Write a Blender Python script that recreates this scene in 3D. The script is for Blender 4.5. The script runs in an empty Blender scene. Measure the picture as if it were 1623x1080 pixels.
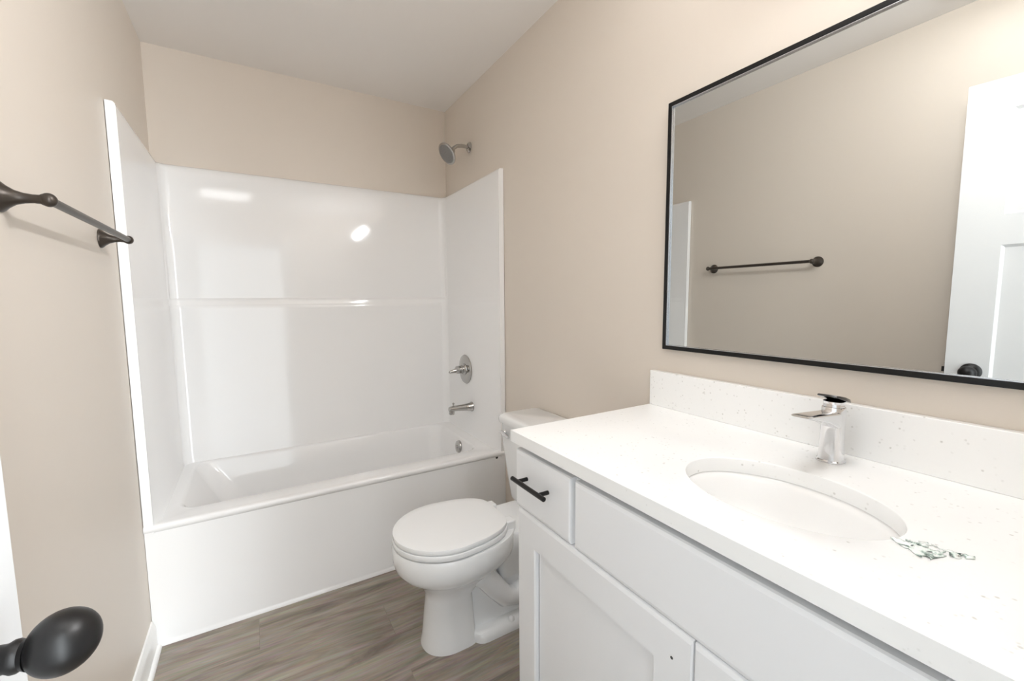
import bpy, bmesh, math, random
from mathutils import Vector, Matrix, noise
C = bpy.context.scene.collection
SC = bpy.context.scene
PI = math.pi

# ------------------------------------------------------------------ camera
cd = bpy.data.cameras.new('camera')
cam = bpy.data.objects.new('camera', cd)
C.objects.link(cam)
cd.sensor_width = 36.0
cd.sensor_fit = 'HORIZONTAL'
cd.lens = 680.6 / 1623 * 36
cd.clip_start = 0.02
_r = Vector((0.8568125, -0.5155791, -0.0071089))
_u = Vector((0.0546783, 0.0771405, 0.9955198))
_f = Vector((0.5127208, 0.8533625, -0.0942859))
m = Matrix((( _r.x, _u.x, -_f.x, 0.38599), (_r.y, _u.y, -_f.y, 0.0),
            (_r.z, _u.z, -_f.z, 1.28696), (0, 0, 0, 1)))
cam.matrix_world = m
SC.camera = cam

# ------------------------------------------------------------------ world, exposure
SC.view_settings.view_transform = 'Standard'
SC.view_settings.look = 'None'
SC.view_settings.gamma = 1.0
SC.view_settings.use_curve_mapping = False
SC.view_settings.exposure = 0.07
SC.cycles.max_bounces = 14
SC.cycles.diffuse_bounces = 8
SC.cycles.glossy_bounces = 6
SC.cycles.use_denoising = True
SC.cycles.sample_clamp_indirect = 6.0
SC.cycles.caustics_reflective = False
SC.cycles.caustics_refractive = False
wd = bpy.data.worlds.new('daylight')
SC.world = wd
wd.use_nodes = True
wb = wd.node_tree.nodes['Background']
# daylight of the hall outside the doorway: brightest from its right-hand side, where the windows are
_nt = wd.node_tree
def _w(t, **kw):
    n = _nt.nodes.new(t)
    for k, v in kw.items():
        setattr(n, k, v)
    return n
_tc = _w('ShaderNodeTexCoord'); _sp = _w('ShaderNodeSeparateXYZ')
_nt.links.new(_tc.outputs['Generated'], _sp.inputs[0])
_ng = _w('ShaderNodeMath', operation='MULTIPLY'); _ng.inputs[1].default_value = -1.0
_nt.links.new(_sp.outputs['Y'], _ng.inputs[0])
_mxy = _w('ShaderNodeMath', operation='MAXIMUM'); _mxy.inputs[1].default_value = 0.05
_nt.links.new(_ng.outputs[0], _mxy.inputs[0])
_dv = _w('ShaderNodeMath', operation='DIVIDE')
_nt.links.new(_sp.outputs['X'], _dv.inputs[0]); _nt.links.new(_mxy.outputs[0], _dv.inputs[1])
_mr = _w('ShaderNodeMapRange'); _mr.inputs[1].default_value = -1.0; _mr.inputs[2].default_value = 1.0
_nt.links.new(_dv.outputs[0], _mr.inputs[0])
_cr = _w('ShaderNodeValToRGB')
SKY = [(0.0, 0.07), (0.36, 0.115), (0.51, 0.165), (0.55, 0.26), (0.60, 0.95), (0.65, 0.98), (0.70, 0.36), (0.78, 0.12), (1.0, 0.05)]
_e = _cr.color_ramp.elements
_e[0].position = SKY[0][0]; _e[1].position = SKY[-1][0]
for _p, _v in SKY[1:-1]:
    _e.new(_p)
for _el, (_p, _v) in zip(sorted(_e, key=lambda q: q.position), SKY):
    _el.color = (_v * 0.905, _v * 0.965, _v, 1)
_nt.links.new(_mr.outputs[0], _cr.inputs['Fac'])
_nt.links.new(_cr.outputs['Color'], wb.inputs['Color'])
_mz = _w('ShaderNodeMapRange'); _mz.inputs[1].default_value = -0.45; _mz.inputs[2].default_value = 0.02
_mz.inputs[3].default_value = 10.5; _mz.inputs[4].default_value = 17.0      # the hall's floor side is dimmer
_nt.links.new(_sp.outputs['Z'], _mz.inputs[0]); _nt.links.new(_mz.outputs[0], wb.inputs[1])
BULB = 172.0
PANEL = 7.5

# ------------------------------------------------------------------ room numbers
W, D, YF, H = 1.524, 2.7277, 1.966, 2.507
Y0 = -0.10            # inner face of the door wall
ZCT = 0.9385          # counter top

# ------------------------------------------------------------------ materials
def mat(name, col, rough=0.5, metal=0.0, coat=0.0, spec=0.5, emit=None, estr=0.0):
    M = bpy.data.materials.new(name)
    M.use_nodes = True
    b = M.node_tree.nodes['Principled BSDF']
    b.inputs['Base Color'].default_value = (*col, 1)
    b.inputs['Roughness'].default_value = rough
    b.inputs['Metallic'].default_value = metal
    b.inputs['Coat Weight'].default_value = coat
    b.inputs['Coat Roughness'].default_value = 0.03
    b.inputs['Specular IOR Level'].default_value = spec
    if emit:
        b.inputs['Emission Color'].default_value = (*emit, 1)
        b.inputs['Emission Strength'].default_value = estr
    return M

def N(M, t, **kw):
    n = M.node_tree.nodes.new(t)
    for k, v in kw.items():
        setattr(n, k, v)
    return n

def L(M, a, b):
    M.node_tree.links.new(a, b)

def bump_noise(M, scale, strength, dist=0.001):
    b = M.node_tree.nodes['Principled BSDF']
    tc = N(M, 'ShaderNodeTexCoord')
    nz = N(M, 'ShaderNodeTexNoise')
    nz.inputs['Scale'].default_value = scale
    nz.inputs['Detail'].default_value = 3
    bp = N(M, 'ShaderNodeBump')
    bp.inputs['Strength'].default_value = strength
    bp.inputs['Distance'].default_value = dist
    L(M, tc.outputs['Object'], nz.inputs['Vector'])
    L(M, nz.outputs['Fac'], bp.inputs['Height'])
    L(M, bp.outputs['Normal'], b.inputs['Normal'])
    return M

WALL = bump_noise(mat('wall_paint', (0.668, 0.607, 0.538), 0.42, spec=0.5), 260, 0.08)
CEIL = bump_noise(mat('ceiling_paint', (0.80, 0.775, 0.75), 0.9, spec=0.1), 200, 0.10)
TRIM = mat('white_trim_paint', (0.86, 0.86, 0.85), 0.32)
DOORM = mat('white_door_paint', (0.70, 0.705, 0.71), 0.38)
ACRYL = mat('white_acrylic', (0.815, 0.815, 0.815), 0.07, coat=0.0, spec=0.5)
PORC = mat('white_porcelain', (0.80, 0.81, 0.815), 0.07, coat=0.2)
PLAST = mat('white_seat_plastic', (0.815, 0.825, 0.83), 0.16)
CABM = mat('white_cabinet_paint', (0.80, 0.81, 0.825), 0.34)
BLACK = mat('matte_black_metal', (0.006, 0.0055, 0.0055), 0.38, spec=0.35)
BRONZE = mat('dark_bronze_metal', (0.050, 0.040, 0.032), 0.34, metal=0.4, spec=0.4)
CHROME = mat('polished_chrome', (0.78, 0.78, 0.79), 0.07, metal=1.0)
DIM_CHROME = mat('tub_fixture_chrome', (0.47, 0.46, 0.445), 0.14, metal=1.0)  # chrome; dark reflections of the room are put into its base colour
REFL_CHROME = mat('chrome_dark_reflection', (0.11, 0.11, 0.115), 0.12, metal=1.0)  # lever chrome, its dark reflection painted in as the base colour
MIRROR = mat('mirror_silver', (0.60, 0.605, 0.59), 0.0, metal=1.0)
GAP = mat('dark_hole', (0.03, 0.03, 0.03), 0.8)
SINKM = mat('white_sink_ceramic', (0.86, 0.86, 0.855), 0.08)
LENS = mat('frosted_panel', (0.9, 0.9, 0.9), 0.4, emit=(0.98, 0.985, 1.0), estr=PANEL)
SHADE = mat('frosted_lamp_glass', (0.9, 0.88, 0.85), 0.4, emit=(0.965, 0.98, 1.0), estr=BULB)

def quartz():
    M = mat('speckled_white_quartz', (0.87, 0.87, 0.86), 0.16)
    b = M.node_tree.nodes['Principled BSDF']
    tc = N(M, 'ShaderNodeTexCoord')
    vo = N(M, 'ShaderNodeTexVoronoi')
    vo.inputs['Scale'].default_value = 175
    vo.inputs['Randomness'].default_value = 1.0
    nz = N(M, 'ShaderNodeTexNoise')
    nz.inputs['Scale'].default_value = 30
    nz.inputs['Detail'].default_value = 5
    L(M, tc.outputs['Object'], vo.inputs['Vector'])
    L(M, tc.outputs['Object'], nz.inputs['Vector'])
    sep = N(M, 'ShaderNodeSeparateColor')
    L(M, vo.outputs['Color'], sep.inputs[0])
    r1 = N(M, 'ShaderNodeMapRange')           # only a few cells become flecks
    r1.inputs[1].default_value = 0.90; r1.inputs[2].default_value = 0.97
    L(M, sep.outputs[0], r1.inputs[0])
    r2 = N(M, 'ShaderNodeMapRange')           # the core of the cell
    r2.inputs[1].default_value = 0.52; r2.inputs[2].default_value = 0.25
    L(M, vo.outputs['Distance'], r2.inputs[0])
    r3 = N(M, 'ShaderNodeMapRange')
    r3.inputs[1].default_value = 0.45; r3.inputs[2].default_value = 0.62
    L(M, nz.outputs['Fac'], r3.inputs[0])
    mu = N(M, 'ShaderNodeMath', operation='MULTIPLY')
    L(M, r1.outputs[0], mu.inputs[0]); L(M, r2.outputs[0], mu.inputs[1])
    mu2 = N(M, 'ShaderNodeMath', operation='MULTIPLY')
    L(M, mu.outputs[0], mu2.inputs[0]); L(M, r3.outputs[0], mu2.inputs[1])
    mu3 = N(M, 'ShaderNodeMath', operation='MULTIPLY')
    L(M, mu2.outputs[0], mu3.inputs[0]); mu3.inputs[1].default_value = 0.75
    mx = N(M, 'ShaderNodeMix', data_type='RGBA')
    mx.inputs['A'].default_value = (0.87, 0.875, 0.87, 1)
    mx.inputs['B'].default_value = (0.52, 0.515, 0.49, 1)
    L(M, mu3.outputs[0], mx.inputs['Factor'])
    L(M, mx.outputs['Result'], b.inputs['Base Color'])
    return M
QUARTZ = quartz()

def planks():
    M = mat('grey_brown_vinyl_planks', (0.3, 0.27, 0.23), 0.42, spec=0.35)
    b = M.node_tree.nodes['Principled BSDF']
    tc = N(M, 'ShaderNodeTexCoord')
    br = N(M, 'ShaderNodeTexBrick')
    br.offset = 0.37
    br.inputs['Color1'].default_value = (0, 0, 0, 1)
    br.inputs['Color2'].default_value = (1, 1, 1, 1)
    br.inputs['Mortar'].default_value = (0.5, 0.5, 0.5, 1)
    br.inputs['Scale'].default_value = 1.0
    br.inputs['Mortar Size'].default_value = 0.0009
    br.inputs['Brick Width'].default_value = 1.22
    br.inputs['Row Height'].default_value = 0.185
    mp0 = N(M, 'ShaderNodeMapping')
    mp0.inputs['Location'].default_value = (0.43, 0.10, 0)
    L(M, tc.outputs['Object'], mp0.inputs['Vector'])
    L(M, mp0.outputs['Vector'], br.inputs['Vector'])
    # long soft grain along x, shifted per plank
    sh = N(M, 'ShaderNodeVectorMath', operation='MULTIPLY')
    sh.inputs[1].default_value = (7.3, 3.1, 0)
    L(M, br.outputs['Color'], sh.inputs[0])
    ad = N(M, 'ShaderNodeVectorMath', operation='ADD')
    L(M, tc.outputs['Object'], ad.inputs[0]); L(M, sh.outputs['Vector'], ad.inputs[1])
    mp = N(M, 'ShaderNodeMapping')
    mp.inputs['Scale'].default_value = (2.6, 17, 1)
    L(M, ad.outputs['Vector'], mp.inputs['Vector'])
    n1 = N(M, 'ShaderNodeTexNoise')
    n1.inputs['Scale'].default_value = 1.0; n1.inputs['Detail'].default_value = 6
    n1.inputs['Roughness'].default_value = 0.62; n1.inputs['Distortion'].default_value = 0.7
    L(M, mp.outputs['Vector'], n1.inputs['Vector'])
    mp2 = N(M, 'ShaderNodeMapping')
    mp2.inputs['Scale'].default_value = (9, 150, 1)
    L(M, ad.outputs['Vector'], mp2.inputs['Vector'])
    n2 = N(M, 'ShaderNodeTexNoise')
    n2.inputs['Scale'].default_value = 1.0; n2.inputs['Detail'].default_value = 4
    L(M, mp2.outputs['Vector'], n2.inputs['Vector'])
    # sparse dark knots
    mp3 = N(M, 'ShaderNodeMapping')
    mp3.inputs['Scale'].default_value = (5.0, 16, 1)
    L(M, ad.outputs['Vector'], mp3.inputs['Vector'])
    n3 = N(M, 'ShaderNodeTexNoise')
    n3.inputs['Scale'].default_value = 1.0; n3.inputs['Detail'].default_value = 3
    L(M, mp3.outputs['Vector'], n3.inputs['Vector'])
    k = N(M, 'ShaderNodeMapRange')
    k.inputs[1].default_value = 0.66; k.inputs[2].default_value = 0.78
    L(M, n3.outputs['Fac'], k.inputs[0])
    cr = N(M, 'ShaderNodeValToRGB')
    e = cr.color_ramp.elements
    e[0].position = 0.30; e[0].color = (0.150, 0.125, 0.104, 1)
    e[1].position = 0.70; e[1].color = (0.375, 0.335, 0.288, 1)
    x = e.new(0.5); x.color = (0.275, 0.238, 0.200, 1)
    L(M, n1.outputs['Fac'], cr.inputs['Fac'])
    fine = N(M, 'ShaderNodeMix', data_type='RGBA', blend_type='OVERLAY')
    fine.inputs['Factor'].default_value = 0.35
    L(M, cr.outputs['Color'], fine.inputs['A']); L(M, n2.outputs['Color'], fine.inputs['B'])
    dk = N(M, 'ShaderNodeMix', data_type='RGBA')
    dk.inputs['B'].default_value = (0.105, 0.085, 0.070, 1)
    kk = N(M, 'ShaderNodeMath', operation='MULTIPLY'); kk.inputs[1].default_value = 0.7
    L(M, k.outputs[0], kk.inputs[0]); L(M, kk.outputs[0], dk.inputs['Factor'])
    L(M, fine.outputs['Result'], dk.inputs['A'])
    se = N(M, 'ShaderNodeMix', data_type='RGBA')
    se.inputs['B'].default_value = (0.10, 0.085, 0.07, 1)
    sf = N(M, 'ShaderNodeMath', operation='MULTIPLY'); sf.inputs[1].default_value = 0.16
    L(M, br.outputs['Fac'], sf.inputs[0]); L(M, sf.outputs[0], se.inputs['Factor'])
    L(M, dk.outputs['Result'], se.inputs['A'])
    L(M, se.outputs['Result'], b.inputs['Base Color'])
    bp = N(M, 'ShaderNodeBump'); bp.inputs['Strength'].default_value = 0.12; bp.inputs['Distance'].default_value = 0.001
    L(M, n2.outputs['Fac'], bp.inputs['Height']); L(M, bp.outputs['Normal'], b.inputs['Normal'])
    return M
PLANK = planks()

def film():
    M = mat('crumpled_film', (0.8, 0.85, 0.82), 0.15)
    b = M.node_tree.nodes['Principled BSDF']
    tc = N(M, 'ShaderNodeTexCoord')
    nz = N(M, 'ShaderNodeTexNoise')
    nz.inputs['Scale'].default_value = 85; nz.inputs['Detail'].default_value = 3
    nz.inputs['Roughness'].default_value = 0.55
    L(M, tc.outputs['Object'], nz.inputs['Vector'])
    cr = N(M, 'ShaderNodeValToRGB')
    e = cr.color_ramp.elements
    e[0].position = 0.36; e[0].color = (0.06, 0.085, 0.075, 1)
    e[1].position = 0.60; e[1].color = (0.80, 0.83, 0.81, 1)
    x = e.new(0.44); x.color = (0.33, 0.42, 0.38, 1)
    x = e.new(0.50); x.color = (0.66, 0.74, 0.70, 1)
    L(M, nz.outputs['Fac'], cr.inputs['Fac'])
    L(M, cr.outputs['Color'], b.inputs['Base Color'])
    return M
FILM = film()

# ------------------------------------------------------------------ mesh helpers
def obj(name, bm, material, parent=None, smooth=True, bevel=0.0, seg=2, loc=None, sharp=38):
    bmesh.ops.recalc_face_normals(bm, faces=bm.faces[:])
    me = bpy.data.meshes.new(name)
    bm.to_mesh(me); bm.free()
    me.materials.append(material)
    if smooth:
        for p in me.polygons:
            p.use_smooth = True
        try:
            me.set_sharp_from_angle(angle=math.radians(sharp))
        except Exception:
            pass
    o = bpy.data.objects.new(name, me)
    C.objects.link(o)
    if parent:
        o.parent = parent
        o.matrix_parent_inverse = parent_inv(parent)
    if loc:
        o.location = loc
    if bevel:
        b = o.modifiers.new('bevel', 'BEVEL')
        b.width = bevel; b.segments = seg; b.limit_method = 'ANGLE'
        b.angle_limit = math.radians(40)
        b.harden_normals = False
    return o

def parent_inv(p):
    mm = Matrix.Identity(4)
    while p:
        mm = p.matrix_basis @ mm if p.parent is None else p.matrix_parent_inverse @ p.matrix_basis @ mm
        p = p.parent
    return mm.inverted()

def thing(name, label, cat, loc, group=None):
    o = bpy.data.objects.new(name, None)
    C.objects.link(o)
    o.empty_display_size = 0.05
    o.location = loc
    return tag(o, label, cat, group)

def tag(o, label, cat, group=None):
    o['label'] = label; o['category'] = cat
    if group:
        o['group'] = group
    return o

def struct(name, bm, material, bevel=0.0, smooth=False):
    o = obj(name, bm, material, smooth=smooth, bevel=bevel)
    o['kind'] = 'structure'
    return o

def box(bm, x0, x1, y0, y1, z0, z1):
    vs = [bm.verts.new(p) for p in ((x0, y0, z0), (x1, y0, z0), (x1, y1, z0), (x0, y1, z0),
                                    (x0, y0, z1), (x1, y0, z1), (x1, y1, z1), (x0, y1, z1))]
    for f in ((0, 3, 2, 1), (4, 5, 6, 7), (0, 1, 5, 4), (1, 2, 6, 5), (2, 3, 7, 6), (3, 0, 4, 7)):
        bm.faces.new([vs[i] for i in f])
    return vs

def loft(bm, rings, cap0=False, cap1=False, closed=True):
    R = [[bm.verts.new(p) for p in r] for r in rings]
    n = len(R[0])
    for a, b in zip(R[:-1], R[1:]):
        for i in range(n if closed else n - 1):
            j = (i + 1) % n
            bm.faces.new((a[i], a[j], b[j], b[i]))
    if cap0:
        bm.faces.new(R[0])
    if cap1:
        bm.faces.new(R[-1])
    return R

def frame_of(axis):
    a = Vector(axis).normalized()
    t = Vector((0, 0, 1)) if abs(a.z) < 0.9 else Vector((1, 0, 0))
    u = a.cross(t).normalized(); v = a.cross(u).normalized()
    return a, u, v

def lathe(bm, origin, axis, prof, n=32, cap=True):
    """prof: (distance along axis, radius)"""
    a, u, v = frame_of(axis); o = Vector(origin)
    rings = []
    for d, r in prof:
        r = max(r, 1e-4)
        rings.append([o + a * d + (u * math.cos(2 * PI * k / n) + v * math.sin(2 * PI * k / n)) * r for k in range(n)])
    loft(bm, rings, cap, cap)

def tube(bm, pts, rad, n=16, cap=True):
    pts = [Vector(p) for p in pts]
    rads = rad if isinstance(rad, (list, tuple)) else [rad] * len(pts)
    rings = []
    u = None
    for i, p in enumerate(pts):
        t = (pts[min(i + 1, len(pts) - 1)] - pts[max(i - 1, 0)]).normalized()
        if u is None:
            _, u, v = frame_of(t)
        else:
            u = (u - t * u.dot(t)).normalized()
        v = t.cross(u)
        rings.append([p + (u * math.cos(2 * PI * k / n) + v * math.sin(2 * PI * k / n)) * rads[i] for k in range(n)])
    loft(bm, rings, cap, cap)

def ellipsoid(bm, c, rx, ry, rz, nu=32, nv=16):
    c = Vector(c); rings = []
    for i in range(nv + 1):
        t = PI * i / nv
        s = max(math.sin(t), 1e-3)
        rings.append([c + Vector((rx * s * math.cos(2 * PI * k / nu), ry * s * math.sin(2 * PI * k / nu), rz * math.cos(t))) for k in range(nu)])
    loft(bm, rings, True, True)

def rrect(x0, x1, y0, y1, r, z, n=8):
    pts = []
    for cx, cy, a0 in ((x1 - r, y1 - r, 0), (x0 + r, y1 - r, 90), (x0 + r, y0 + r, 180), (x1 - r, y0 + r, 270)):
        for k in range(n + 1):
            a = math.radians(a0 + 90 * k / n)
            pts.append(Vector((cx + r * math.cos(a), cy + r * math.sin(a), z)))
    return pts

def extrude_profile_x(bm, prof, x0, x1):
    a = [bm.verts.new((x0, y, z)) for y, z in prof]
    b = [bm.verts.new((x1, y, z)) for y, z in prof]
    for i in range(len(prof) - 1):
        bm.faces.new((a[i], a[i + 1], b[i + 1], b[i]))

B = bmesh.new
# ------------------------------------------------------------------ room shell
T = 0.11
bm = B(); box(bm, -T, W + T, Y0 - T - 0.5, D + T, -0.08, 0); struct('floor', bm, PLANK)
bm = B(); box(bm, -T, W + T, Y0 - T, D + T, H, H + 0.08); struct('ceiling', bm, CEIL)
bm = B(); box(bm, -T, 0, Y0 - T, D, 0, H); struct('wall_left', bm, WALL)
bm = B(); box(bm, W, W + T, Y0 - T, D, 0, H); struct('wall_right', bm, WALL)
bm = B(); box(bm, -T, W + T, D, D + T, 0, H); struct('wall_back', bm, WALL)
DX0, DX1, DH = 0.085, 0.805, 2.125       # door opening
bm = B()
box(bm, 0, DX0, Y0 - T, Y0, 0, H); box(bm, DX1, W, Y0 - T, Y0, 0, H); box(bm, DX0, DX1, Y0 - T, Y0, DH, H)
struct('wall_front', bm, WALL)

# door jamb and casing
bm = B()
J = 0.018
box(bm, DX0, DX0 + J - 0.004, Y0 - T - .004, Y0 + .004, 0, DH); box(bm, DX1 - J, DX1, Y0 - T - .004, Y0 + .004, 0, DH)
box(bm, DX0 + J, DX1 - J, Y0 - T - .004, Y0 + .004, DH - J, DH)
struct('trim_1', bm, TRIM, bevel=0.002)
bm = B()
box(bm, 0.012, DX0 + .004, Y0, Y0 + 0.014, 0, DH + .06)
box(bm, DX1 - .006, DX1 + .058, Y0, Y0 + 0.016, 0, DH + .06)
box(bm, DX0 + .004, DX1 - .006, Y0, Y0 + 0.016, DH - .006, DH + .06)
struct('trim_2', bm, TRIM, bevel=0.003)

def baseboard(name, y0, y1, x, sgn):
    bm = B()
    prof = [(0, 0), (0.013, 0), (0.013, 0.080), (0.011, 0.092), (0.007, 0.102), (0.005, 0.110), (0, 0.112)]
    rings = [[Vector((x + sgn * d, y, z)) for d, z in prof] for y in (y0, y1)]
    loft(bm, rings, True, True)
    # quarter-round shoe
    sp = [(0.013, 0)] + [(0.013 + 0.012 * math.cos(a), 0.016 * math.sin(a)) for a in [i * PI / 12 for i in range(7)]]
    rings = [[Vector((x + sgn * d, y, z)) for d, z in sp] for y in (y0, y1)]
    loft(bm, rings, True, True)
    struct(name, bm, TRIM, smooth=True)
baseboard('baseboard_left', 0.02, 1.961, 0.0, 1)
baseboard('baseboard_right', 0.972, 1.961, W, -1)

# ------------------------------------------------------------------ door (open, near the left wall)
hx, hy = 0.100, -0.085
ex, ey = 0.172, 0.592
dv = Vector((ex - hx, ey - hy, 0)); DW = dv.length; dv.normalize()
nv = Vector((dv.y, -dv.x, 0))       # into the room (+x)
def dpt(s, d, z):                    # s along the door from hinge, d out of the room face
    return Vector((hx, hy, 0)) + dv * s + nv * d + Vector((0, 0, z))
def dbox(bm, s0, s1, d0, d1, z0, z1):
    vs = [bm.verts.new(dpt(*p)) for p in ((s0, d0, z0), (s1, d0, z0), (s1, d1, z0), (s0, d1, z0),
                                          (s0, d0, z1), (s1, d0, z1), (s1, d1, z1), (s0, d1, z1))]
    for f in ((0, 3, 2, 1), (4, 5, 6, 7), (0, 1, 5, 4), (1, 2, 6, 5), (2, 3, 7, 6), (3, 0, 4, 7)):
        bm.faces.new([vs[i] for i in f])
TH = 0.035
bm = B()
st = 0.125
zb, zt = 0.012, 2.108
cells = [(st, DW - st, 1.60, zt - 0.115), (st, DW / 2 - 0.05, 0.24, 1.485), (DW / 2 + 0.05, DW - st, 0.24, 1.485)]
dbox(bm, 0, st, -TH, 0, zb, zt); dbox(bm, DW - st, DW, -TH, 0, zb, zt)
dbox(bm, st, DW - st, -TH, 0, zt - 0.115, zt); dbox(bm, st, DW - st, -TH, 0, 1.485, 1.60)
dbox(bm, st, DW - st, -TH, 0, zb, 0.24); dbox(bm, DW / 2 - 0.05, DW / 2 + 0.05, -TH, 0, 0.24, 1.485)
for s0, s1, z0, z1 in cells:
    dbox(bm, s0, s1, -TH + 0.009, -0.011, z0, z1)
    # sloped sticking around the panel
    ro = [dpt(s0, 0, z0), dpt(s1, 0, z0), dpt(s1, 0, z1), dpt(s0, 0, z1)]
    q = 0.010
    ri = [dpt(s0 + q, -0.011, z0 + q), dpt(s1 - q, -0.011, z0 + q), dpt(s1 - q, -0.011, z1 - q), dpt(s0 + q, -0.011, z1 - q)]
    loft(bm, [ro, ri])
door = struct('door_1', bm, DOORM)
# knob: rose, neck, egg
ks, kz = 0.605, 0.985
bm = B()
lathe(bm, dpt(ks, 0, kz), nv, [(0, .033), (.003, .033), (.006, .030), (.010, .022), (.012, .016)], 40)
lathe(bm, dpt(ks, 0, kz), nv, [(.010, .0125), (.026, .0115), (.030, .0135), (.033, .0135), (.036, .012), (.040, .014)], 32)
kn = obj('door_knob', bm, BLACK, door)
bm = B()
c = dpt(ks + .003, 0.061, kz + .001)
nu, nvv = 40, 24
rings = []
for i in range(nvv + 1):
    t = PI * i / nvv
    s = max(math.sin(t), 1e-3)
    rings.append([c + dv * (0.0275 * math.cos(t)) + (nv * math.cos(2 * PI * k / nu) * 0.0255 + Vector((0, 0, 1)) * math.sin(2 * PI * k / nu) * 0.0265) * s for k in range(nu)])
loft(bm, rings, True, True)
kn2 = obj('knob_ball', bm, BLACK, kn)
bm = B(); dbox(bm, DW - 0.0005, DW + 0.0015, -TH / 2 - 0.0125, -TH / 2 + 0.0125, kz - 0.029, kz + 0.029)
obj('latch_plate', bm, BLACK, door)
bm = B(); dbox(bm, DW + 0.0015, DW + 0.010, -TH / 2 - 0.006, -TH / 2 + 0.007, kz - 0.010, kz + 0.010)
obj('latch_bolt', bm, BLACK, door)

# ------------------------------------------------------------------ tub and shower surround
tubt = thing('bathtub_shower_unit', 'glossy white one-piece bathtub with tall shower surround filling the alcove at the far end', 'bathtub', (W / 2, 2.33, 0))
def uring(side, back, z, r=0.040, n=8):
    x0, x1, y1 = side, W - side, D - back
    fl = min(side, .030)
    pts = [Vector((fl, YF, z)), Vector((fl, YF + .012, z)), Vector((x0, YF + .045, z))]
    for k in range(n + 1):
        a = PI - (PI / 2) * k / n
        pts.append(Vector((x0 + r + r * math.cos(a), y1 - r + r * math.sin(a), z)))
    for k in range(n + 1):
        a = PI / 2 - (PI / 2) * k / n
        pts.append(Vector((x1 - r + r * math.cos(a), y1 - r + r * math.sin(a), z)))
    pts += [Vector((x1, YF + .045, z)), Vector((W - fl, YF + .012, z)), Vector((W - fl, YF, z))]
    return pts
lv = [(.052, .078, .44), (.050, .076, .480), (.046, .066, .497), (.042, .056, 1.250), (.042, .056, 1.262), (.040, .052, 1.270),
      (.0385, .0505, 1.2745), (.0385, .0505, 1.290), (.036, .046, 1.300), (.034, .040, 1.306), (.030, .022, 1.925),
      (.030, .021, 1.940), (.028, .018, 1.950), (.022, .012, 1.956), (.002, .002, 1.957)]
bm = B()
R = loft(bm, [uring(*l) for l in lv], closed=False)
# front flange faces back to the walls, both sides
for idx, xw in ((0, 0.002), (-1, W - 0.002)):
    wl = [bm.verts.new((xw, YF, l[2])) for l in lv]
    for i in range(len(lv) - 1):
        bm.faces.new((R[i][idx], R[i + 1][idx], wl[i + 1], wl[i]))
sur = obj('wall_surround', bm, ACRYL, tubt, bevel=0.005, seg=3)
# basin with rim
bm = B()
def ring(x0, x1, y0, y1, r, z):
    return rrect(x0, x1, y0, y1, r, z, 10)
rings = [ring(.004, W - .004, YF + .012, 2.700, .012, .4735), ring(.085, 1.412, 2.058, 2.646, .075, .4735),
         ring(.093, 1.407, 2.066, 2.640, .075, .4705), ring(.101, 1.402, 2.073, 2.634, .075, .462),
         ring(.175, 1.385, 2.095, 2.614, .09, .330), ring(.255, 1.365, 2.115, 2.594, .10, .190),
         ring(.285, 1.350, 2.130, 2.580, .10, .155), ring(.325, 1.315, 2.165, 2.545, .10, .138)]
loft(bm, rings, False, True)
tub = obj('tub_basin', bm, ACRYL, tubt, sharp=75)
bm = B()
extrude_profile_x(bm, [(YF + .013, .4735), (YF + .004, .4730), (YF - .001, .4705), (YF - .004, .465), (YF - .004, .456), (YF - .001, .449),
                       (YF + .004, .444), (YF + .005, .020), (YF + .002, .012), (YF - .001, .006), (YF - .002, 0)], .001, W - .001)
apr = obj('tub_apron', bm, ACRYL, tubt)
bm = B(); lathe(bm, (1.469, YF + .0052, .4405), (0, -1, 0), [(0, .0075), (.0012, .0075)], 16)
obj('apron_hole', bm, GAP, tubt)
bm = B()
ox = 1.393
lathe(bm, (ox, 2.300, .418), (-1, 0, .12), [(-.006, .036), (.004, .036), (.009, .033), (.012, .026), (.0125, .009), (.017, .008), (.018, .004)], 32)
obj('overflow_plate', bm, DIM_CHROME, tubt)

# shower head
sh = thing('shower_fixture', 'satin chrome shower head on short arm high above the surround', 'shower head', (W, 2.363, 2.178))
bm = B(); lathe(bm, (W - .0005, 2.363, 2.178), (-1, 0, 0), [(0, .030), (.004, .030), (.010, .024), (.014, .013)], 32)
obj('wall_flange', bm, DIM_CHROME, sh)
bm = B(); tube(bm, [(W - .008, 2.363, 2.178), (W - .05, 2.363, 2.179), (W - .08, 2.363, 2.172), (W - .098, 2.363, 2.159), (W - .112, 2.363, 2.145)], .0105, 16)
obj('shower_arm', bm, DIM_CHROME, sh)
ax = Vector((-0.80, -0.12, -0.58)).normalized()
hc = Vector((1.415, 2.363, 2.143))
bm = B(); lathe(bm, hc, ax, [(-.012, .009), (-.006, .016), (.004, .018), (.010, .016), (.016, .020), (.024, .040), (.034, .057), (.041, .063), (.046, .063), (.048, .059), (.0485, .055)], 40)
obj('head', bm, DIM_CHROME, sh)
bm = B(); lathe(bm, hc + ax * .0470, ax, [(0, .054), (.003, .053), (.004, .048)], 40)
a, u, v = frame_of(ax)
for rr, cnt in ((.012, 6), (.026, 12), (.040, 18)):
    for k in range(cnt):
        p = hc + ax * .0505 + (u * math.cos(2 * PI * k / cnt) + v * math.sin(2 * PI * k / cnt)) * rr
        lathe(bm, p, ax, [(0, .0024), (.0025, .0018)], 6)
obj('spray_face', bm, mat('grey_spray_face', (0.20, 0.195, 0.19), 0.35), sh)

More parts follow.
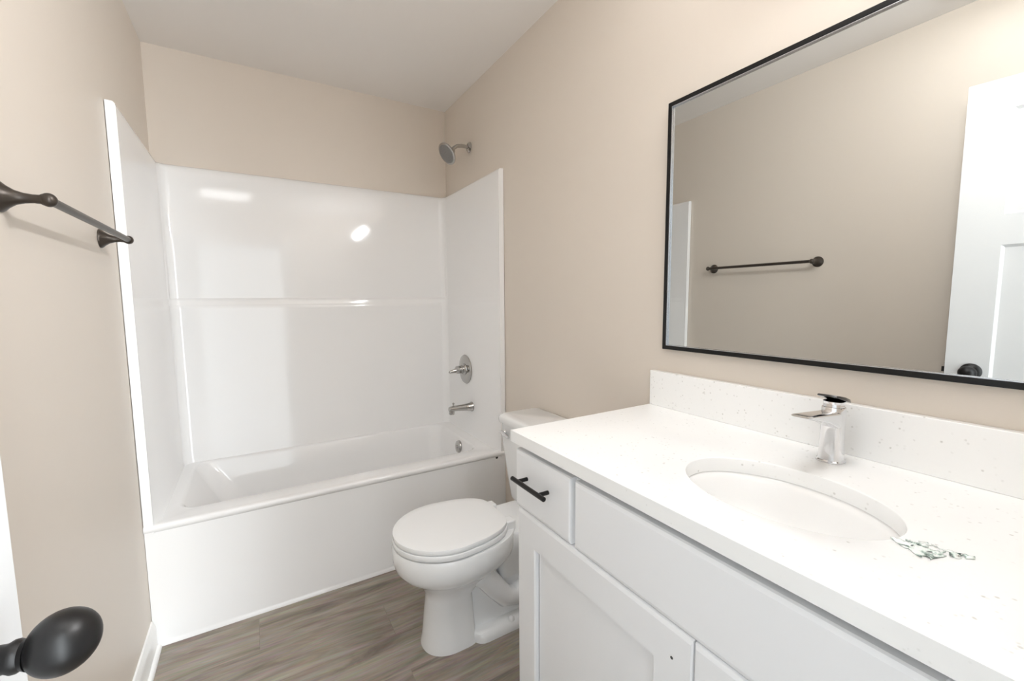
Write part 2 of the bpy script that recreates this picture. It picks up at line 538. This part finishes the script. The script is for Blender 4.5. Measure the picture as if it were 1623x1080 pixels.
# shower valve
vx, vy, vz = W - .0445, 2.370, 0.868
sv = thing('shower_valve', 'round chrome shower valve with lever handle above the tub spout', 'shower valve', (vx, vy, vz))
bm = B(); lathe(bm, (vx, vy, vz), (-1, 0, 0), [(0, .086), (.003, .088), (.007, .085), (.010, .076), (.011, .050)], 48)
obj('escutcheon', bm, DIM_CHROME, sv)
bm = B(); lathe(bm, (vx - .010, vy, vz), (-1, 0, 0), [(0, .036), (.006, .034), (.012, .026), (.030, .022), (.036, .024), (.050, .024), (.056, .018), (.058, .006)], 32)
obj('valve_hub', bm, DIM_CHROME, sv)
bm = B(); tube(bm, [(vx - .045, vy, vz), (vx - .062, vy, vz - .003), (vx - .085, vy, vz - .007), (vx - .105, vy, vz - .010), (vx - .112, vy, vz - .011)],
               [.017, .014, .011, .008, .003], 16)
obj('valve_lever', bm, DIM_CHROME, sv)

# tub spout
sx, sy, sz = W - .0457, 2.290, 0.652
sp = thing('tub_spout', 'chrome tub spout below the shower valve', 'faucet', (sx, sy, sz))
bm = B()
prof = []
for d, zo, hr, vr in ((0, 0, .029, .029), (.004, 0, .029, .029), (.010, 0, .025, .024), (.05, .001, .022, .020), (.09, .003, .020, .017), (.130, .004, .0195, .0155), (.144, .002, .018, .013), (.149, -.001, .010, .007)):
    prof.append([Vector((sx - d, sy + hr * math.cos(2 * PI * k / 24), sz + zo + vr * math.sin(2 * PI * k / 24))) for k in range(24)])
loft(bm, prof, True, True)
obj('spout_body', bm, DIM_CHROME, sp)
bm = B(); lathe(bm, (sx - .129, sy, sz - .004), (-.12, 0, -1), [(0, .0165), (.022, .0165), (.026, .015), (.026, .011), (.018, .010)], 24)
obj('spout_outlet', bm, DIM_CHROME, sp)
bm = B(); lathe(bm, (sx - .120, sy, sz + .014), (0, 0, 1), [(0, .004), (.014, .004), (.016, .007), (.022, .007), (.024, .004)], 16)
obj('diverter_knob', bm, DIM_CHROME, sp)

# ------------------------------------------------------------------ toilet
TY = 1.452
toi = thing('toilet', 'white two-piece toilet with closed lid standing between bathtub and vanity', 'toilet', (1.2, TY, 0))
def egg(xf, xw, xb, hw, z, n=56, pb=3.0, pf=2.0, yo=0, tp=0.0):
    """outline in plan: front tip xf, widest xw, back xb, half width hw"""
    pts = []
    for k in range(n):
        a = 2 * PI * k / n
        ca, sa = math.cos(a), math.sin(a)
        p = pf if ca > 0 else pb
        cx = math.copysign(abs(ca) ** (2 / p), ca); cy = math.copysign(abs(sa) ** (2 / p), sa)
        x = xw - cx * (xw - xf) if ca > 0 else xw - cx * (xb - xw)
        w = hw * (1 - tp * max(0.0, (x - xw) / (xb - xw)) ** 1.7)
        pts.append(Vector((x, TY + yo + w * cy, z)))
    return pts
bm = B()
rings = [egg(.858, .965, 1.055, .094, 0.0, pb=5, pf=2.2), egg(.858, .965, 1.055, .094, .006, pb=5, pf=2.2), egg(.865, .965, 1.050, .088, .035, pb=5, pf=2.2),
         egg(.873, .965, 1.045, .081, .12, pb=5, pf=2.2), egg(.880, .965, 1.045, .078, .190, pb=4, pf=2.2),
         egg(.874, .97, 1.07, .086, .214, pb=3.5), egg(.858, .972, 1.10, .100, .238, pb=3), egg(.838, .975, 1.14, .118, .262, pb=3, tp=.1),
         egg(.812, .98, 1.175, .142, .285, pb=3, tp=.15), egg(.786, .98, 1.20, .165, .306, pb=3.2, tp=.2), egg(.771, .98, 1.215, .178, .328, pb=3.4, tp=.22),
         egg(.765, .98, 1.222, .183, .352, pb=3.4, tp=.22), egg(.763, .98, 1.225, .185, .398, pb=3.4, tp=.22), egg(.768, .98, 1.222, .181, .4075, pb=3.4, tp=.22),
         egg(.79, .98, 1.20, .160, .4105, pb=3.4, tp=.22)]
loft(bm, rings, True, True)
# rear deck under the tank
def rr(x0, x1, hw, r, z):
    return [Vector((p.x, p.y, z)) for p in rrect(x0, x1, TY - hw, TY + hw, r, z, 5)]
loft(bm, [rr(1.16, 1.47, .075, .03, .20), rr(1.14, 1.49, .10, .03, .30), rr(1.12, 1.50, .115, .03, .34), rr(1.12, 1.505, .120, .03, .392), rr(1.125, 1.50, .115, .028, .400)], True, True)
# core wall behind the column and the foot
loft(bm, [rr(1.03, 1.42, .112, .05, 0), rr(1.03, 1.42, .112, .05, .018), rr(1.03, 1.41, .104, .045, .032), rr(1.03, 1.40, .086, .04, .040)], True, True)
loft(bm, [rr(1.00, 1.38, .060, .03, .03), rr(1.00, 1.38, .050, .03, .16), rr(1.00, 1.40, .050, .03, .30)], True, True)
bowl = obj('bowl', bm, PORC, toi, bevel=0)
# trapway bulge in the side recess
bm = B()
for s in (-1, 1):
    pts = [(1.03, TY + s * .050, .27), (1.09, TY + s * .062, .235), (1.135, TY + s * .066, .175), (1.175, TY + s * .066, .125), (1.225, TY + s * .064, .110),
           (1.275, TY + s * .062, .135), (1.305, TY + s * .058, .19), (1.33, TY + s * .055, .25)]
    tube(bm, pts, [.045, .045, .042, .040, .040, .040, .042, .045], 20)
obj('trapway', bm, PORC, toi)
for s in (-1, 1):
    bm = B(); lathe(bm, (1.19, TY + s * .092, .033), (0, 0, 1), [(0, .014), (.008, .013), (.014, .009), (.016, .003)], 20)
    obj('bolt_cap', bm, PLAST, toi)
# seat
def slab(bm, prm, z0, z1, ed=.004, dome=0.0):
    xf, xw, xb, hw, pb, tp = prm
    def e(k, z):
        return egg(xf + k, xw, xb - k, hw - k, z, pb=pb, n=72, tp=tp)
    rg = [e(ed, z0), e(ed * .3, z0 + ed * .3), e(0, z0 + ed), e(0, z1 - ed), e(ed * .35, z1 - ed * .35), e(ed * 1.2, z1)]
    if dome:
        for k, h in ((.03, .35), (.07, .7), (.11, .92), (.15, 1.0)):
            rg.append(e(k, z1 + dome * h))
    loft(bm, rg, True, True)
bm = B(); slab(bm, (.766, .965, 1.185, .180, 4.5, .26), .4140, .4322, .0010); obj('seat', bm, PLAST, toi)
bm = B(); slab(bm, (.768, .965, 1.180, .178, 5.0, .28), .4358, .4525, .0012, .004); obj('lid', bm, PLAST, toi)
for s in (-1, 1):
    bm = B(); box(bm, 1.172, 1.212, TY + s * .075 - .022, TY + s * .075 + .022, .401, .441)
    obj('seat_hinge', bm, PLAST, toi, bevel=.006, seg=3)
# tank
bm = B()
def tk(x0, hw, r, z):
    return rrect(x0, 1.516, TY - hw, TY + hw, r, z, 6)
loft(bm, [tk(1.338, .156, .028, .400), tk(1.334, .164, .030, .410), tk(1.327, .190, .034, .52), tk(1.320, .214, .035, .645), tk(1.318, .217, .035, .737)], True, True)
obj('tank', bm, PORC, toi)
bm = B()
loft(bm, [tk(1.312, .219, .030, .738), tk(1.306, .224, .034, .742), tk(1.304, .226, .036, .750), tk(1.305, .225, .036, .765), tk(1.311, .219, .034, .773), tk(1.322, .208, .030, .776)], True, True)
obj('tank_lid', bm, PORC, toi)
bm = B()
lx, ly, lz = 1.319, TY + .165, .700
lathe(bm, (lx, ly, lz), (-1, 0, 0), [(-.004, .013), (.004, .013), (.007, .010), (.016, .008)], 20)
tube(bm, [(lx - .014, ly + .012, lz + .001), (lx - .016, ly - .01, lz), (lx - .018, ly - .04, lz - .003), (lx - .018, ly - .06, lz - .006)], [.007, .0085, .008, .006], 12)
obj('flush_lever', bm, CHROME, toi)['label'] = 'chrome flush lever'

# ------------------------------------------------------------------ vanity
VX = 0.970        # outer face of doors and drawers
FX = 0.989        # face frame
VY0, VY1 = Y0 + .004, 0.9570
van = thing('vanity_cabinet', 'white shaker vanity cabinet under the quartz countertop', 'cabinet', (1.25, .43, 0))
bm = B()
box(bm, FX + .019, W - .002, VY1 - .018, VY1, .004, .9065)           # end panel
box(bm, FX + .019, W - .002, VY0, VY0 + .018, .004, .9065)
box(bm, FX + .019, W - .002, VY0 + .018, VY1 - .018, .105, .120)     # bottom
box(bm, W - .012, W - .002, VY0 + .018, VY1 - .018, .120, .9065)      # back
box(bm, FX + .075, FX + .090, VY0 + .018, VY1 - .018, .004, .105)    # toe kick
box(bm, FX + .034, FX + .044, VY0 + .018, VY1 - .018, .870, .9065)      # set-back strip under the stone
obj('carcass', bm, CABM, van, smooth=False)
bm = B()
box(bm, FX, FX + .019, VY1 - .04, VY1, .105, .888)
box(bm, FX, FX + .019, VY0, VY0 + .04, .105, .888)
box(bm, FX, FX + .019, VY0 + .04, VY1 - .04, .852, .888)
box(bm, FX, FX + .019, VY0 + .04, VY1 - .04, .690, .740)
box(bm, FX, FX + .019, VY0 + .04, VY1 - .04, .105, .135)
box(bm, FX, FX + .019, .38, .43, .135, .690)
box(bm, FX, FX + .019, .700, .735, .740, .852)
obj('face_frame', bm, CABM, van, smooth=False, bevel=.001)
def rect(x, y0, y1, z0, z1):
    return [Vector((x, y0, z0)), Vector((x, y1, z0)), Vector((x, y1, z1)), Vector((x, y0, z1))]
def eased(bm, y0, y1, z0, z1, dy=.004, dz=.0095, cap=True):
    """front slab: y0..z1 is the flat face, an eased edge runs out around it"""
    xb = FX - .0006
    loft(bm, [rect(xb, y0 - dy, y1 + dy, z0 - dz, z1 + dz), rect(VX + .0065, y0 - dy, y1 + dy, z0 - dz, z1 + dz),
              rect(VX + .0025, y0 - dy * .8, y1 + dy * .8, z0 - dz * .8, z1 + dz * .8), rect(VX, y0, y1, z0, z1)], True, cap)
bm = B(); eased(bm, .7295, .9525, .7430, .8805)
drw = obj('drawer', bm, CABM, van, smooth=False)
bm = B(); eased(bm, .125, .7060, .7430, .8795)
obj('false_front', bm, CABM, van, smooth=False)
bm = B(); eased(bm, VY0 + .007, .1000, .7430, .8795)
obj('drawer', bm, CABM, van, smooth=False)
# bar pull
bm = B()
bx, pc, pz = .940, .855, .8245
tube(bm, [(bx, pc - .072, pz), (bx, pc - .071, pz), (bx, pc + .071, pz), (bx, pc + .072, pz)], [.0052, .0060, .0060, .0052], 16)
for s in (-1, 1):
    tube(bm, [(bx, pc + s * .046, pz), (VX + .0002, pc + s * .046, pz)], .0052, 14)
obj('bar_pull', bm, BLACK, drw)['label'] = 'black bar pull'
def shaker(name, y0, y1, z0, z1):
    bm = B()
    q = .0735
    eased(bm, y0, y1, z0, z1, dy=.0035, cap=False)
    loft(bm, [rect(VX, y0, y1, z0, z1), rect(VX, y0 + q, y1 - q, z0 + q, z1 - q), rect(VX + .003, y0 + q + .003, y1 - q - .003, z0 + q + .003, z1 - q - .003),
              rect(VX + .0132, y0 + q + .003, y1 - q - .003, z0 + q + .003, z1 - q - .003)])
    o = obj(name, bm, CABM, van, smooth=False)
    bm = B(); box(bm, VX + .0130, FX - .0008, y0 + q + .0050, y1 - q - .0050, z0 + q + .0050, z1 - q - .0050)
    obj('door_panel', bm, CABM, o, smooth=False)
    return o
d1 = shaker('door', .4105, .9435, .122, .7210)
d2 = shaker('door', VY0 + .007, .4010, .122, .7210)
bm = B(); lathe(bm, (VX + .0004, .4465, .672), (-1, 0, 0), [(0, .0028), (.0008, .0028)], 12)
obj('screw_hole', bm, GAP, d1)

# countertop with oval cut-out
SCX, SCY, SA, SB = 1.190, .395, .127, .174
CX0, CX1, CY0, CY1 = .9621, W - .0005, Y0 + .001, .9698
ZB = ZCT - .0305
bm = B()
n = 96
corners = [(CX1, CY1), (CX0, CY1), (CX0, CY0), (CX1, CY0)]
angs = sorted([2 * PI * k / n for k in range(n)] )
cang = [math.atan2(y - SCY, x - SCX) % (2 * PI) for x, y in corners]
for ca in cang:
    i = min(range(len(angs)), key=lambda i: abs(angs[i] - ca)); angs[i] = ca
angs.sort()
def outer(a):
    c, s = math.cos(a), math.sin(a); t = 1e9
    if c > 1e-9: t = min(t, (CX1 - SCX) / c)
    if c < -1e-9: t = min(t, (CX0 - SCX) / c)
    if s > 1e-9: t = min(t, (CY1 - SCY) / s)
    if s < -1e-9: t = min(t, (CY0 - SCY) / s)
    return SCX + c * t, SCY + s * t
def inner(a, k=0):
    c, s = math.cos(a), math.sin(a)
    r = 1 / math.sqrt((c / (SA - k)) ** 2 + (s / (SB - k)) ** 2)
    return SCX + c * r, SCY + s * r
rings = [[Vector((*inner(a), ZB)) for a in angs], [Vector((*inner(a), ZCT - .002)) for a in angs], [Vector((*inner(a, -.0008), ZCT - .0006)) for a in angs],
         [Vector((*inner(a, -.002), ZCT)) for a in angs], [Vector((*outer(a), ZCT)) for a in angs], [Vector((*outer(a), ZB)) for a in angs], [Vector((*inner(a), ZB)) for a in angs]]
loft(bm, rings)
bmesh.ops.remove_doubles(bm, verts=bm.verts[:], dist=1e-6)
ct = obj('countertop', bm, QUARTZ)
tag(ct, 'white speckled quartz countertop with oval sink cutout on top of vanity', 'countertop')
bm = B(); box(bm, W - .0225, W - .0005, CY0, CY1, ZCT + .0003, 1.0522)
bs = obj('backsplash', bm, QUARTZ, bevel=.0012)
tag(bs, 'low white speckled quartz backsplash strip along the wall behind the faucet', 'backsplash')

# sink bowl
snk = thing('sink', 'oval white undermount sink set in the quartz countertop', 'sink', (SCX, SCY, ZB - .13))
bm = B()
def el(k, z, n=72, dx=0, dy=0):
    return [Vector((SCX + dx + (SA - k) * math.cos(2 * PI * i / n), SCY + dy + (SB - k) * math.sin(2 * PI * i / n), z)) for i in range(n)]
zr = ZB - .0004
loft(bm, [el(-.022, zr - .012), el(-.022, zr), el(-.004, zr), el(.001, zr - .004), el(.006, zr - .015), el(.014, zr - .05), el(.026, zr - .085), el(.045, zr - .108), el(.072, zr - .122), el(.100, zr - .128), el(.108, zr - .1285)], False, True)
obj('sink_bowl', bm, SINKM, snk)
bm = B(); lathe(bm, (SCX, SCY, zr - .1283), (0, 0, 1), [(0, .022), (.002, .022), (.003, .019), (.001, .015), (.004, .013), (.005, .003)], 28)
obj('drain', bm, CHROME, snk)

# ------------------------------------------------------------------ faucet
FXc, FYc = 1.432, .415
fa = thing('sink_faucet', 'chrome single-lever bathroom faucet standing behind the sink', 'faucet', (FXc, FYc, ZCT))
bm = B()
z0 = ZCT + .0004
def fr(r, z, sq=2.6, dx=0):
    o = []
    for k in range(40):
        a = 2 * PI * k / 40
        c, s = math.cos(a), math.sin(a)
        o.append(Vector((FXc + dx + math.copysign(abs(c) ** (2 / sq), c) * r, FYc + math.copysign(abs(s) ** (2 / sq), s) * r * .95, z)))
    return o
loft(bm, [fr(.0265, z0), fr(.0265, z0 + .003), fr(.0235, z0 + .005), fr(.0225, z0 + .02), fr(.0215, z0 + .06), fr(.0215, z0 + .10), fr(.0215, z0 + .116), fr(.0205, z0 + .118), ], True, True)
obj('faucet_body', bm, CHROME, fa)
bm = B()
def srect(x, hw, za, zb_, r=.3):
    o = []
    for k in range(32):
        a = 2 * PI * k / 32
        c, s = math.cos(a), math.sin(a)
        o.append(Vector((x, FYc + math.copysign(abs(c) ** .45, c) * hw, (za + zb_) / 2 + math.copysign(abs(s) ** .45, s) * (zb_ - za) / 2)))
    return o
zs = ZCT
loft(bm, [srect(FXc - .005, .0195, zs + .068, zs + .112), srect(FXc - .022, .0195, zs + .078, zs + .112), srect(FXc - .055, .0190, zs + .092, zs + .114),
          srect(FXc - .09, .0185, zs + .101, zs + .1165), srect(FXc - .122, .0180, zs + .109, zs + .1185), srect(FXc - .136, .0172, zs + .113, zs + .119), srect(FXc - .140, .0160, zs + .115, zs + .1185)], True, True)
obj('faucet_spout', bm, CHROME, fa)
bm = B()
loft(bm, [fr(.0195, z0 + .1185), fr(.0195, z0 + .121), fr(.0188, z0 + .123), fr(.0192, z0 + .127), fr(.0198, z0 + .130)], True, True)
obj('handle_collar', bm, CHROME, fa)
bm = B()
def lev(x, hw, zc, th):
    return [Vector((x, FYc + y, z)) for y, z in ((-hw, zc - th * .4), (-hw * .92, zc + th * .5), (0, zc + th * .62), (hw * .92, zc + th * .5), (hw, zc - th * .4), (0, zc - th * .5))]
loft(bm, [lev(FXc + .031, .019, z0 + .1265, .005), lev(FXc + .020, .0225, z0 + .1305, .008), lev(FXc + .0, .0225, z0 + .1365, .009), lev(FXc - .020, .0215, z0 + .1415, .007), lev(FXc - .034, .019, z0 + .1450, .004)], True, True)
obj('lever_handle', bm, REFL_CHROME, fa, bevel=.0012)['label'] = 'chrome lever paddle with a dark reflection painted in'

# ------------------------------------------------------------------ crumpled film scrap on the counter
random.seed(4)
bm = B()
cen = [(1.161, .227), (1.158, .212), (1.160, .198), (1.165, .186), (1.173, .174), (1.182, .162), (1.193, .148)]
wid = [.002, .010, .019, .020, .012, .007, .003]
rows = []
for i in range(31):
    t = i / 30 * 6
    k = min(int(t), 5); f = t - k
    cx = cen[k][0] * (1 - f) + cen[k + 1][0] * f; cy = cen[k][1] * (1 - f) + cen[k + 1][1] * f
    w = (wid[k] * (1 - f) + wid[k + 1] * f)
    row = []
    for j in range(13):
        s = j / 6 - 1
        ragged = 1 + .55 * noise.noise(Vector((i * .55, 3.1 if s > 0 else 9.7, 0)))
        px = cx + s * w * 1.15 * ragged
        py = cy + s * w * .35 * ragged
        hgt = .0007 + .0045 * max(0, noise.noise(Vector((px * 160, py * 160, 1.3))) + .25) * (1 - abs(s) ** 2)
        row.append(Vector((px, py, ZCT + hgt)))
    rows.append(row)
vv = [[bm.verts.new(p) for p in r] for r in rows]
for i in range(30):
    for j in range(12):
        c = (vv[i][j].co + vv[i + 1][j + 1].co) / 2
        hole = noise.noise(Vector((c.x * 120 + 5, c.y * 120, 7.7)))
        if hole > .12 and not (5 < j < 7 and i % 3):
            continue
        bm.faces.new((vv[i][j], vv[i + 1][j], vv[i + 1][j + 1], vv[i][j + 1]))
bmesh.ops.delete(bm, geom=[v for v in bm.verts if not v.link_faces], context='VERTS')
flm = obj('film_scrap', bm, FILM)
so = flm.modifiers.new('thickness', 'SOLIDIFY'); so.thickness = .0004; so.offset = 1
tag(flm, 'small crumpled greenish clear film scrap lying on counter beside the sink', 'scrap')

# ------------------------------------------------------------------ mirror
MY0, MY1, MZ0, MZ1 = .005, .9257, 1.1271, 1.8787
MX0, MX1 = 1.5035, W - .0008
FWd = .0124
mir = thing('vanity_mirror', 'large rectangular wall mirror in thin black frame above the vanity', 'mirror', (W, (MY0 + MY1) / 2, MZ0))
bm = B()
def fring(k, x):
    return [Vector((x, MY0 + k, MZ0 + k)), Vector((x, MY1 - k, MZ0 + k)), Vector((x, MY1 - k, MZ1 - k)), Vector((x, MY0 + k, MZ1 - k))]
loft(bm, [fring(0, MX1), fring(0, MX0), fring(FWd, MX0), fring(FWd, MX1)])
obj('mirror_frame', bm, mat('satin_black_frame', (0.005, 0.005, 0.005), 0.30, spec=0.3), mir, bevel=.0012)
bm = B(); loft(bm, [fring(FWd + .0002, 1.5050), fring(FWd + .0016, 1.5050), fring(FWd + .0016, 1.5112), fring(FWd + .0002, 1.5112)], closed=True)
obj('lip_reflection', bm, mat('lip_reflection_silver', (0.62, 0.64, 0.68), 0.25, metal=1.0), mir, smooth=False)  # added strip, stands in for the bright reflection on the frame's inner side
bm = B(); box(bm, 1.5115, MX1 - .002, MY0 + FWd + .0003, MY1 - FWd - .0003, MZ0 + FWd + .0003, MZ1 - FWd - .0003)
obj('mirror_glass', bm, MIRROR, mir, smooth=False)

# ------------------------------------------------------------------ towel bar
tw = thing('towel_bar', 'dark bronze towel bar mounted on the left wall beside the shower', 'towel bar', (0, 1.47, 1.481))
for yy in (1.1645, 1.777):
    bm = B()
    lathe(bm, (.0003, yy, 1.481), (1, 0, 0), [(0, .0285), (.003, .0285), (.006, .0265), (.012, .0205), (.022, .0135), (.034, .0095), (.046, .0080), (.055, .0085), (.058, .0105), (.060, .0105)], 32)
    po = obj('bar_post', bm, BRONZE, tw)
    bm = B(); ellipsoid(bm, (.0665, yy, 1.481), .0125, .0125, .0130, 24, 14)
    obj('post_ball', bm, BRONZE, po)
bm = B(); tube(bm, [(.0665, 1.165, 1.481), (.0665, 1.777, 1.481)], .0082, 20)
obj('bar', bm, BRONZE, tw)

# ------------------------------------------------------------------ lamps of the room
vl = thing('vanity_light', 'black bar light with frosted diffuser on the wall above the mirror', 'lamp', (W, .38, 2.24))
bm = B(); box(bm, W - .024, W - .0008, .30, .46, 2.19, 2.29); obj('backplate', bm, BLACK, vl, bevel=.004)
bm = B(); box(bm, 1.432, W - .024, .355, .405, 2.215, 2.265); obj('lamp_arm', bm, BLACK, vl, bevel=.003)
LR, LXc, LZc = .042, 1.428, 2.240
def arc(y, r, a0, a1, n=18):
    return [Vector((LXc - r * math.cos(math.radians(a0 + (a1 - a0) * k / n)), y, LZc + r * math.sin(math.radians(a0 + (a1 - a0) * k / n)))) for k in range(n + 1)]
bm = B()      # open trough holding the diffuser, with closed ends
loft(bm, [arc(.125, LR + .003, 94, 306), arc(.635, LR + .003, 94, 306)], closed=False)
loft(bm, [arc(.125, LR + .0005, 94, 306), arc(.635, LR + .0005, 94, 306)], closed=False)
obj('housing', bm, BLACK, vl)
for yy in (.118, .636):
    bm = B(); lathe(bm, (LXc, yy, LZc), (0, 1, 0), [(0, LR + .003), (.006, LR + .003)], 40); obj('end_cap', bm, BLACK, vl)
bm = B(); loft(bm, [arc(.1255, LR, -54, 94), arc(.6345, LR, -54, 94)], closed=False); obj('diffuser', bm, SHADE, vl)
cl = thing('ceiling_light', 'square white flush ceiling light above the doorway end', 'lamp', (.37, .53, H))
bm = B()
loft(bm, [rrect(.20, .54, .36, .70, .02, H - .0005), rrect(.20, .54, .36, .70, .02, H - .022), rrect(.215, .525, .375, .685, .015, H - .028), rrect(.215, .525, .375, .685, .015, H - .020)], True, False)
obj('light_housing', bm, TRIM, cl)
bm = B(); loft(bm, [rrect(.2155, .5245, .3755, .6845, .015, H - .0235), rrect(.225, .515, .385, .675, .015, H - .026)], True, True)
obj('light_diffuser', bm, LENS, cl)
